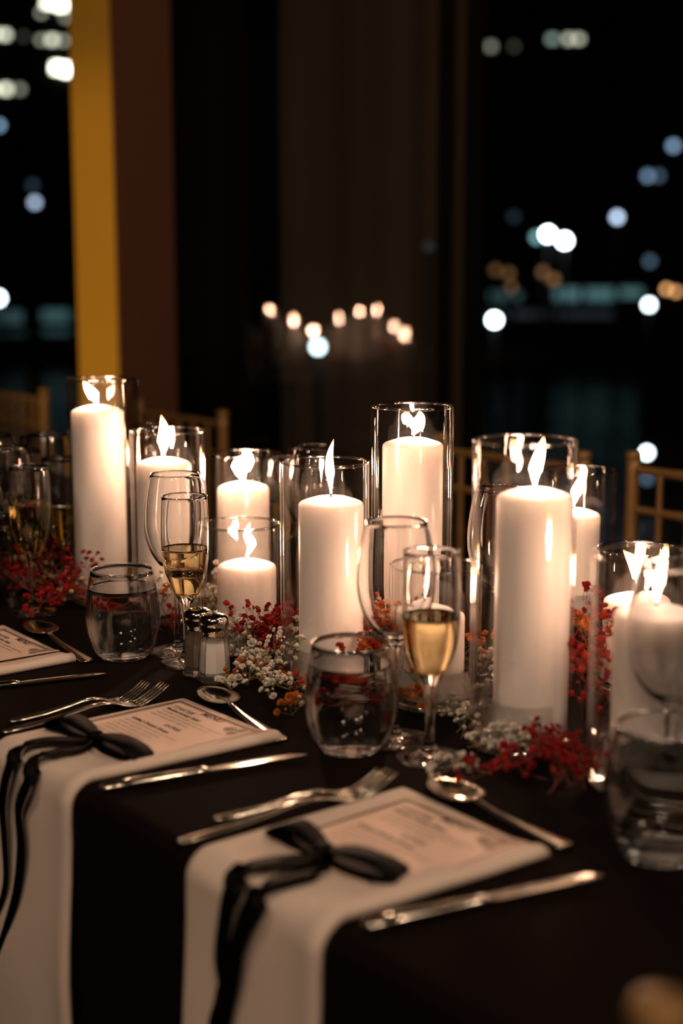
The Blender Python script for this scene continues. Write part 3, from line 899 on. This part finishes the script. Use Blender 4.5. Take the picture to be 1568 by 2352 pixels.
u2 = [on_table(218, 1698, .011), on_table(180, 1718, .010), on_table(125, 1728, .009), on_table(85, 1745, .007), on_drop(62, 1800, .013), on_drop(42, 1860, .013), on_drop(48, 1950, .013), on_drop(35, 2060, .013), on_drop(0, 2170, .013), on_drop(-20, 2230, .013)]
bow(220, 1692, 'black ribbon bow on the lower left napkin',
    [[(180, 1675, .010), (150, 1663, .012), (122, 1657, .011)], [(255, 1710, .012), (295, 1725, .013), (325, 1733, .012)]],
    [(u1, sides_for(u1, 4), [.016, .024, .024, .020, .017, .016, .014, .010, .006]), (u2, sides_for(u2, 4), [.016, .018, .020, .020, .017, .015, .018, .014, .008, .004])])

# ------------------------------------------------------------------ cutlery
def ell(x, hw, ht, z, n=10):
    return [Vector((x, hw * math.cos(2 * math.pi * k / n), z + ht * math.sin(2 * math.pi * k / n))) for k in range(n)]
def handle_secs(L, w_end, w_neck, th=.0016):
    ks = [(0, .35, .0022), (.02, .8, .0022), (.06, 1.0, .0022), (.15, .97, .0022), (.4, .78, .003), (.7, .5, .0045), (.88, .36, .0055), (1.0, .34, .005)]
    return [ell(L * t, max(w_end * k, w_neck) / 2, th * (1 if t < .7 else 1.15), z) for t, k, z in ks]
def place_cutlery(name, parts, A, B, label, group, L):
    A = Vector((A.x, A.y, 0)); B = Vector((B.x, B.y, 0)); d = (B - A).normalized()
    c = (A + B) / 2 - d * L / 2
    root = tag(link(name, None, None, (c.x, c.y, TABLE_Z + .0008), (0, 0, math.atan2(d.y, d.x))), label, name.replace('_', ' ').split()[-1], group)
    k = (B - A).length / L
    if abs(k - 1) > .04: root.scale = (k, 1, 1); root.location = (A.x, A.y, TABLE_Z + .0008)
    for pn, me in parts: link(pn, me, root)
    return root
# knife
m = MB(); m.loft([ell(x, hw, ht, ht + .0002) for x, hw, ht in ((0, .004, .0022), (.004, .0075, .0034), (.03, .0085, .0040), (.07, .0075, .0038), (.095, .0062, .0036), (.102, .0072, .0040), (.106, .0055, .0034), (.110, .0068, .0030))])
kh = m.mesh('knife_handle', M['silver'])
def kb(x, y0, y1, t): return [Vector((x, y0, .0042 - t)), Vector((x, y1, .0042)), Vector((x, y0, .0042 + t)), Vector((x, (y0) + .001, .0042))]
m = MB(); m.loft([[Vector((x, y0, .0032)), Vector((x, (y0 + y1) / 2, .0028)), Vector((x, y1, .0030)), Vector((x, y1, .0034)), Vector((x, (y0 + y1) / 2, .0044)), Vector((x, y0, .0048))] for x, y0, y1 in
    ((.106, -.006, .006), (.12, -.0065, .0085), (.15, -.0065, .0095), (.18, -.0062, .0095), (.20, -.006, .0085), (.209, -.005, .006), (.2135, -.0035, .0015))])
m.sm = [False] * len(m.f)
kbm = m.mesh('knife_blade', M['silver'], fix=True)
KN = [('handle', kh), ('blade', kbm)]
# fork
FL_ = .200
m = MB(); m.loft([ell(x, w / 2, .0017, z) for x, w, z in ((0, .005, .0024), (.003, .010, .0024), (.010, .0135, .0026), (.025, .013, .003), (.055, .011, .0045), (.085, .0085, .0080), (.105, .0070, .0108), (.120, .0064, .0112), (.135, .0066, .0085))]); fh = m.mesh('fork_handle', M['silver'])
m = MB()
def plate(x, hw, z, t=.0011, n=10): return [Vector((x, hw * math.cos(2 * math.pi * k / n), z + t * math.sin(2 * math.pi * k / n) + .006 * (math.cos(2 * math.pi * k / n) ** 2) * (hw / .012) * .3)) for k in range(n)]
m.loft([plate(.134, .0032, .0087), plate(.141, .0050, .0062), plate(.148, .0098, .0036), plate(.156, .0112, .0024), plate(.163, .0114, .0028)])
fhd = m.mesh('fork_head', M['silver'])
FK = [('handle', fh), ('head', fhd)]
tines = []
for k in range(4):
    y = (-1.5 + k) * .0062
    m = MB(); m.loft([ell(x, hw, .0009, z, 8) for x, hw, z in ((.161, .0021, .0030), (.170, .0017, .0050), (.180, .0015, .0092), (.191, .0013, .0148), (.200, .0006, .0200))])
    for i, v in enumerate(m.v): m.v[i] = (v[0], v[1] + y * (1 - .06 * (v[0] - .16) / .04), v[2])
    FK.append(('tine', m.mesh('fork_tine', M['silver'])))
# spoon
m = MB(); m.loft(handle_secs(.125, .019, .0060)); sh = m.mesh('spoon_handle', M['silver'])
m = MB(); nU, nV = 9, 20; vs = []; fs = []
def bowlpt(u, a, inner):
    hx, hy = .0335, .0215
    r = u
    x = .1460 + hx * r * math.cos(a); y = hy * r * math.sin(a) * (1 - .16 * math.cos(a) * r)
    z = .0011 + .0095 * (r ** 2.2) + (.0008 if inner else 0)
    if u > .99: z = .0108
    return Vector((x, y, z))
for inner in (0, 1):
    for iu in range(nU + 1):
        for ia in range(nV): vs.append(bowlpt(iu / nU, 2 * math.pi * ia / nV, inner))
for inner in (0, 1):
    o = inner * (nU + 1) * nV
    for iu in range(nU):
        for ia in range(nV):
            b2 = (ia + 1) % nV
            q = (o + iu * nV + ia, o + iu * nV + b2, o + (iu + 1) * nV + b2, o + (iu + 1) * nV + ia)
            fs.append(q if inner else q[::-1])
m.add(vs, fs); sb = m.mesh('spoon_bowl', M['silver'])
bmm = bmesh.new(); bmm.from_mesh(sb); bmesh.ops.remove_doubles(bmm, verts=bmm.verts, dist=1e-5); bmm.to_mesh(sb); bmm.free()
SP = [('handle', sh), ('bowl', sb)]
for v in sh.vertices:
    if v.co.x > .1: v.co.z += (v.co.x - .1) * .22
KG, FG, SG = 'silver dinner knives right of the napkins', 'silver forks left of the napkins', 'silver spoons above the menus'
place_cutlery('dinner_knife', KN, on_table(230, 1812, .003), on_table(705, 1735, .003), 'silver knife along the lower left napkin, tip towards the water glass', KG, .2135)
place_cutlery('dinner_knife', KN, on_table(832, 2130, .003), on_table(1385, 2012, .003), 'blurred silver knife nearest the camera', KG, .2135)
k0B = on_table(243, 1549, .003); k0A = on_table(0, 1576, .003); dd = (k0A - k0B).normalized()
place_cutlery('dinner_knife', KN, k0B + dd * .2135, k0B, 'silver knife at the left edge, tip towards the left water glass', KG, .2135)
def fork_tip(A, neck):
    a = Vector((A.x, A.y, 0)); b = Vector((neck.x, neck.y, 0))
    return A + (b - a) * (.200 / .115)
def fork_at(ax_, ay_, nx_, ny_): 
    A = on_table(ax_, ay_, .003); return A, fork_tip(A, on_table(nx_, ny_, .0115))
place_cutlery('dinner_fork', FK, on_table(20, 1657, .003), on_table(335, 1572, .018), 'outer fork behind the lower left napkin', FG, .200)
place_cutlery('dinner_fork', FK, on_table(-4, 1683, .003), on_table(385, 1574, .018), 'inner fork against the lower left napkin', FG, .200)
place_cutlery('dinner_fork', FK, *fork_at(490, 1882, 718, 1820), 'outer fork left of the front napkin', FG, .200)
place_cutlery('dinner_fork', FK, on_table(408, 1934, .003), on_table(900, 1776, .018), 'inner fork tight against the front napkin', FG, .200)
place_cutlery('soup_spoon', SP, on_table(648, 1700, .003), on_table(468, 1592, .003), 'silver spoon behind the sharp menu, below the salt shaker', SG, .1795)
place_cutlery('soup_spoon', SP, on_table(1310, 1946, .003), on_table(985, 1806, .003), 'blurred silver spoon behind the front menu', SG, .1795)
place_cutlery('soup_spoon', SP, on_table(203, 1519, .003), on_table(68, 1438, .003), 'silver spoon at the left edge under the half full flute', SG, .1795)

# ------------------------------------------------------------------ baby's breath
def blossom_mesh(name, m, seed, r=.0042):
    rr = random.Random(seed); b = MB()
    for ring, (n, rad, zz, tilt) in enumerate(((7, 1.0, .15, .2), (6, .72, .45, .6), (4, .4, .75, 1.0))):
        for k in range(n):
            a = 2 * math.pi * (k + rr.random() * .5) / n
            c, s = math.cos(a), math.sin(a)
            w = r * .55 * rr.uniform(.8, 1.2); L = r * rad
            base = Vector((c, s, 0)) * (L * .12) + Vector((0, 0, -r * .4))
            tip = Vector((c, s, 0)) * L * rr.uniform(.85, 1.15) + Vector((0, 0, r * (zz + rr.uniform(-.1, .15))))
            mid = base.lerp(tip, .55) + Vector((c, s, 0)) * r * .18
            sd = Vector((-s, c, 0)) * w
            b.add([base, mid - sd, tip - sd * .7 + Vector((0, 0, r * .08)), tip + Vector((0, 0, -r * .1)), tip + sd * .7 + Vector((0, 0, r * .08)), mid + sd], [(0, 1, 2, 3), (0, 3, 4, 5)], True)
    return b.mesh(name, m)
def bud_mesh(name, m, r=.0017):
    b = MB(); b.lathe([(0, -r), (r * .8, -r * .5), (r, .1 * r), (r * .6, r * .9), (0, r * 1.3)], 6); return b.mesh(name, m)
PET = {}
for c in ('red', 'scarlet', 'orange', 'white', 'cream'):
    PET[c] = [blossom_mesh(c + '_blossom', M[c + '_petal'], i, rr_) for i, rr_ in ((1, .0039), (2, .0034), (3, .0044))]
BUDS = {c: bud_mesh(c + '_bud', M[c + '_petal']) for c in PET}
SPN = {'red': 'crimson', 'scarlet': 'scarlet', 'orange': 'orange', 'white': 'white', 'cream': 'cream'}
protos = {}
def sprig_proto(c, var):
    key = (c, var)
    if key in protos: return protos[key]
    rr = random.Random(var * 31 + 5)
    st = MB(); heads = []; buds = []
    L = .085
    main = smooth_pts([(0, 0, .002), (L * .3, rr.uniform(-.006, .006), .012), (L * .65, rr.uniform(-.01, .01), .026), (L, rr.uniform(-.012, .012), .013)], 3)
    st.tube(main, [.0008 - .0004 * i / len(main) for i in range(len(main))], 4)
    for k in range(2, len(main)):
        for b in range(2 if k > 2 else 1):
            p = main[k]
            d = Vector((rr.uniform(.1, 1), rr.uniform(-1.1, 1.1), rr.uniform(-.15, .9))).normalized()
            l = rr.uniform(.014, .032)
            q = p + d * l * .55 + Vector((0, 0, .002)); e = p + d * l + Vector((rr.uniform(-.004, .004), rr.uniform(-.004, .004), .003))
            if e.z < .004: e.z = .004
            st.tube([p, q, e], [.0004, .0003, .00025], 3, False); heads.append(e)
            if rr.random() < .75:
                e2 = q + Vector((rr.uniform(-1, 1), rr.uniform(-1, 1), rr.uniform(-.2, 1))).normalized() * rr.uniform(.008, .016)
                if e2.z < .004: e2.z = .004
                st.tube([q, e2], [.0003, .00022], 3, False); (heads if rr.random() < .6 else buds).append(e2)
    sm = st.mesh('sprig_stem', M['stem_red' if c in ('red', 'scarlet') else 'stem_green'])
    protos[key] = (sm, heads, buds, rr.randint(0, 99))
    return protos[key]
def sprig(c, var, p, rz, ry=0.0, sc=1.0, where=''):
    sm, heads, buds, sd = sprig_proto(c, var)
    rr = random.Random(sd)
    root = link('babys_breath_sprig', None, None, p, (0, ry, rz))
    root.scale = (sc,) * 3
    tag(root, '%s baby\'s breath sprig %s' % (SPN[c], where), 'flower', "%s baby's breath sprigs %s" % (SPN[c], where))
    link('stem', sm, root)
    for h in heads:
        o = link('blossom', PET[c][rr.randint(0, 2)], root, h, (rr.uniform(-.9, .9), rr.uniform(-.9, .9), rr.uniform(0, 6)))
        s = rr.uniform(.8, 1.25); o.scale = (s, s, s)
    for h in buds:
        link('bud', BUDS[c], root, h, (rr.uniform(-.5, .5), rr.uniform(-.5, .5), 0))
    return root
vase_xy = [(v[0].x, v[0].y) for v in V.values()]
keep = [(on_table(x, y), r_) for x, y, r_ in ((493, 1563, .034), (457, 1548, .034), (430, 1524, .038), (409, 1498, .030), (285, 1508, .055), (805, 1722, .058),
        (986, 1742, .040), (907, 1700, .03), (1511, 1965, .055), (1528, 1868, .035), (78, 1408, .035), (468, 1592, .03), (520, 1625, .03))]
def free(p, rad=.056):
    if any((p.x - q.x) ** 2 + (p.y - q.y) ** 2 < r_ * r_ for q, r_ in keep): return False
    return all((p.x - x) ** 2 + (p.y - y) ** 2 > rad ** 2 for x, y in vase_xy)
def clump(cols, x0, x1, y0, y1, n, where, lift=(0, .02), ry=(-.5, .1), sc=(.8, 1.15)):
    k = 0; tries = 0
    while k < n and tries < 400:
        tries += 1
        p = on_table(R.uniform(x0, x1), R.uniform(y0, y1)); p.z = TABLE_Z + .002 + R.uniform(*lift)
        if not free(p): continue
        a = R.uniform(0, 2 * math.pi); s_ = R.uniform(*sc)
        tip = Vector((p.x + .085 * s_ * math.cos(a), p.y + .085 * s_ * math.sin(a), 0))
        mid = Vector((p.x + .045 * s_ * math.cos(a), p.y + .045 * s_ * math.sin(a), 0))
        if not (free(tip, .054) and free(mid, .054)): continue
        sprig(R.choice(cols), R.randint(0, 5), p, a, R.uniform(*ry), s_, where)
        k += 1
clump(['red', 'red', 'scarlet'], 540, 640, 1470, 1535, 9, 'right of the salt shaker', (0, .012), (-.6, 0), (.8, 1.05))
clump(['white', 'white', 'white'], 565, 640, 1545, 1590, 8, 'right of the salt shaker', (0, .01))
clump(['orange', 'orange', 'white'], 610, 690, 1575, 1605, 5, 'before the middle cylinder', (0, .003), (-.12, .05), (.6, .85))
clump(['red', 'cream'], 120, 200, 1375, 1400, 6, 'at the foot of the tallest left candle')
clump(['red'], 60, 290, 1378, 1405, 5, 'at the foot of the tallest left candle')
clump(['orange', 'scarlet', 'red', 'white'], 350, 440, 1425, 1465, 7, 'behind the sharp champagne flute')
clump(['red', 'white', 'scarlet', 'red'], 630, 690, 1490, 1545, 5, 'left of the middle cylinder')
clump(['scarlet', 'red', 'white', 'orange'], 870, 1080, 1570, 1650, 11, 'around the low candle behind the front flute')
clump(['white', 'white', 'white'], 1025, 1100, 1690, 1750, 6, 'beside the front champagne flute', (0, .004), (-.3, .05), (.6, .9))
clump(['red', 'scarlet', 'red'], 1240, 1400, 1765, 1840, 8, 'at the foot of the big front right cylinder', (0, .004), (-.3, .05), (.7, 1.0))
clump(['scarlet', 'orange', 'red'], 1330, 1400, 1600, 1720, 7, 'between the two right cylinders', (0, .06), (-1.1, -.3))
clump(['white', 'cream'], 1105, 1150, 1775, 1790, 2, 'at the foot of the big front right cylinder', (0, .002), (-.1, .05), (.55, .75))
clump(['orange', 'red', 'cream'], 820, 1060, 1500, 1560, 8, 'behind the low candle')
clump(['red', 'orange', 'white'], 700, 860, 1610, 1650, 4, 'before the middle cylinder', (0, .003), (-.12, .05), (.6, .85))

# ------------------------------------------------------------------ gold chairs
def chair_meshes():
    P = []
    W, Dp = .39, .38
    def bamboo(a, b, r0, r1, rings=0):
        a, b = Vector(a), Vector(b); pts = []; rad = []
        n = 12 + rings * 4
        for i in range(n + 1):
            t = i / n; pts.append(a.lerp(b, t)); rad.append(r0 + (r1 - r0) * t)
        for k in range(rings):
            c = int((k + 1) / (rings + 1) * n); rad[c] *= 1.22
        m = MB(); m.tube(pts, rad, 10); return m
    for sx in (-1, 1):
        P.append(('back_post', bamboo((sx * W / 2, 0, 0), (sx * W / 2, .012, .905), .0125, .0135, 5)))
        f = MB(); f.lathe([(0.0135, 0), (.0155, .002), (.0155, .010), (.013, .0145), (0, .016)], 14, (sx * W / 2, .012, .904)); P.append(('finial', f))
        P.append(('front_leg', bamboo((sx * W / 2, -Dp, 0), (sx * W / 2, -Dp, .45), .0115, .0135, 3)))
        P.append(('side_stretcher', bamboo((sx * W / 2, 0, .20), (sx * W / 2, -Dp, .20), .008, .008, 1)))
        P.append(('side_stretcher', bamboo((sx * W / 2, 0, .30), (sx * W / 2, -Dp, .30), .008, .008, 1)))
    for z, r in ((.885, .0085), (.81, .0075), (.56, .0075)):
        P.append(('back_rail', bamboo((-W / 2, .010, z), (W / 2, .010, z), r, r, 2)))
    for k in range(5):
        x = -W / 2 + W * (k + 1) / 6
        P.append(('spindle', bamboo((x, .010, .56), (x, .010, .885), .0062, .0062, 3)))
    P.append(('front_stretcher', bamboo((-W / 2, -Dp, .22), (W / 2, -Dp, .22), .008, .008, 1)))
    P.append(('back_stretcher', bamboo((-W / 2, 0, .22), (W / 2, 0, .22), .008, .008, 1)))
    s = MB()
    def rr_(h, z):
        pts = []
        for cx, cy, a0 in ((W / 2 - .02 + h, -.02 + h, 0), (-W / 2 + .02 - h, -.02 + h, 90), (-W / 2 + .02 - h, -Dp + .02 - h, 180), (W / 2 - .02 + h, -Dp + .02 - h, 270)):
            for k in range(5):
                a = math.radians(a0 + k * 22.5); pts.append(Vector((cx + .02 * math.cos(a), cy + .02 * math.sin(a), z)))
        return pts
    s.loft([rr_(0, .43), rr_(.008, .437), rr_(.008, .447), rr_(0, .452)])
    P.append(('seat', s))
    cs = MB(); cs.loft([rr_(-.012, .453), rr_(-.002, .462), rr_(-.002, .48), rr_(-.02, .49), rr_(-.06, .494)])
    return [(n, b.mesh('chair_' + n, M['gold_paint'])) for n, b in P] + [('cushion', cs.mesh('chair_cushion', M['cushion']))]
CH = chair_meshes()
CH0 = None
def chair(px, py, side, label, away=True):
    """px, py: where the top of one back post shows; side: which post (-1 left, 1 right in the picture)"""
    global CH0
    p = on_table(px, py, .16)
    rz = math.radians(-51)                  # back runs along the table; seat towards the table
    ax = D if True else -D
    c = p - D * side * .195
    if not away:                            # pulled out and turned, clear of the cloth
        rz = math.radians(-51 + 90); c = p - N * .195
    if CH0 is None:
        CH0 = link('chiavari_chair', None)
        for n, me in CH: link(n, me, CH0)
        o = CH0
    else:
        o = copy_tree(CH0)
    o.location = (c.x, c.y, 0); o.rotation_euler = (0, 0, rz)
    tag(o, label, 'chair', 'gold bamboo style chairs at the table')
chair(1330, 1036, 1, 'gold chair behind the big front right candle')
chair(1446, 1036, -1, 'gold chair at the right edge, below the bright harbour light')
chair(502, 942, 1, 'gold chair behind the second cylinder from the left')
chair(92, 892, 1, 'gold chair furthest away, behind the glasses at the left edge')
chair(1572, 2312, -1, 'blurred gold chair post in the bottom right corner', False)
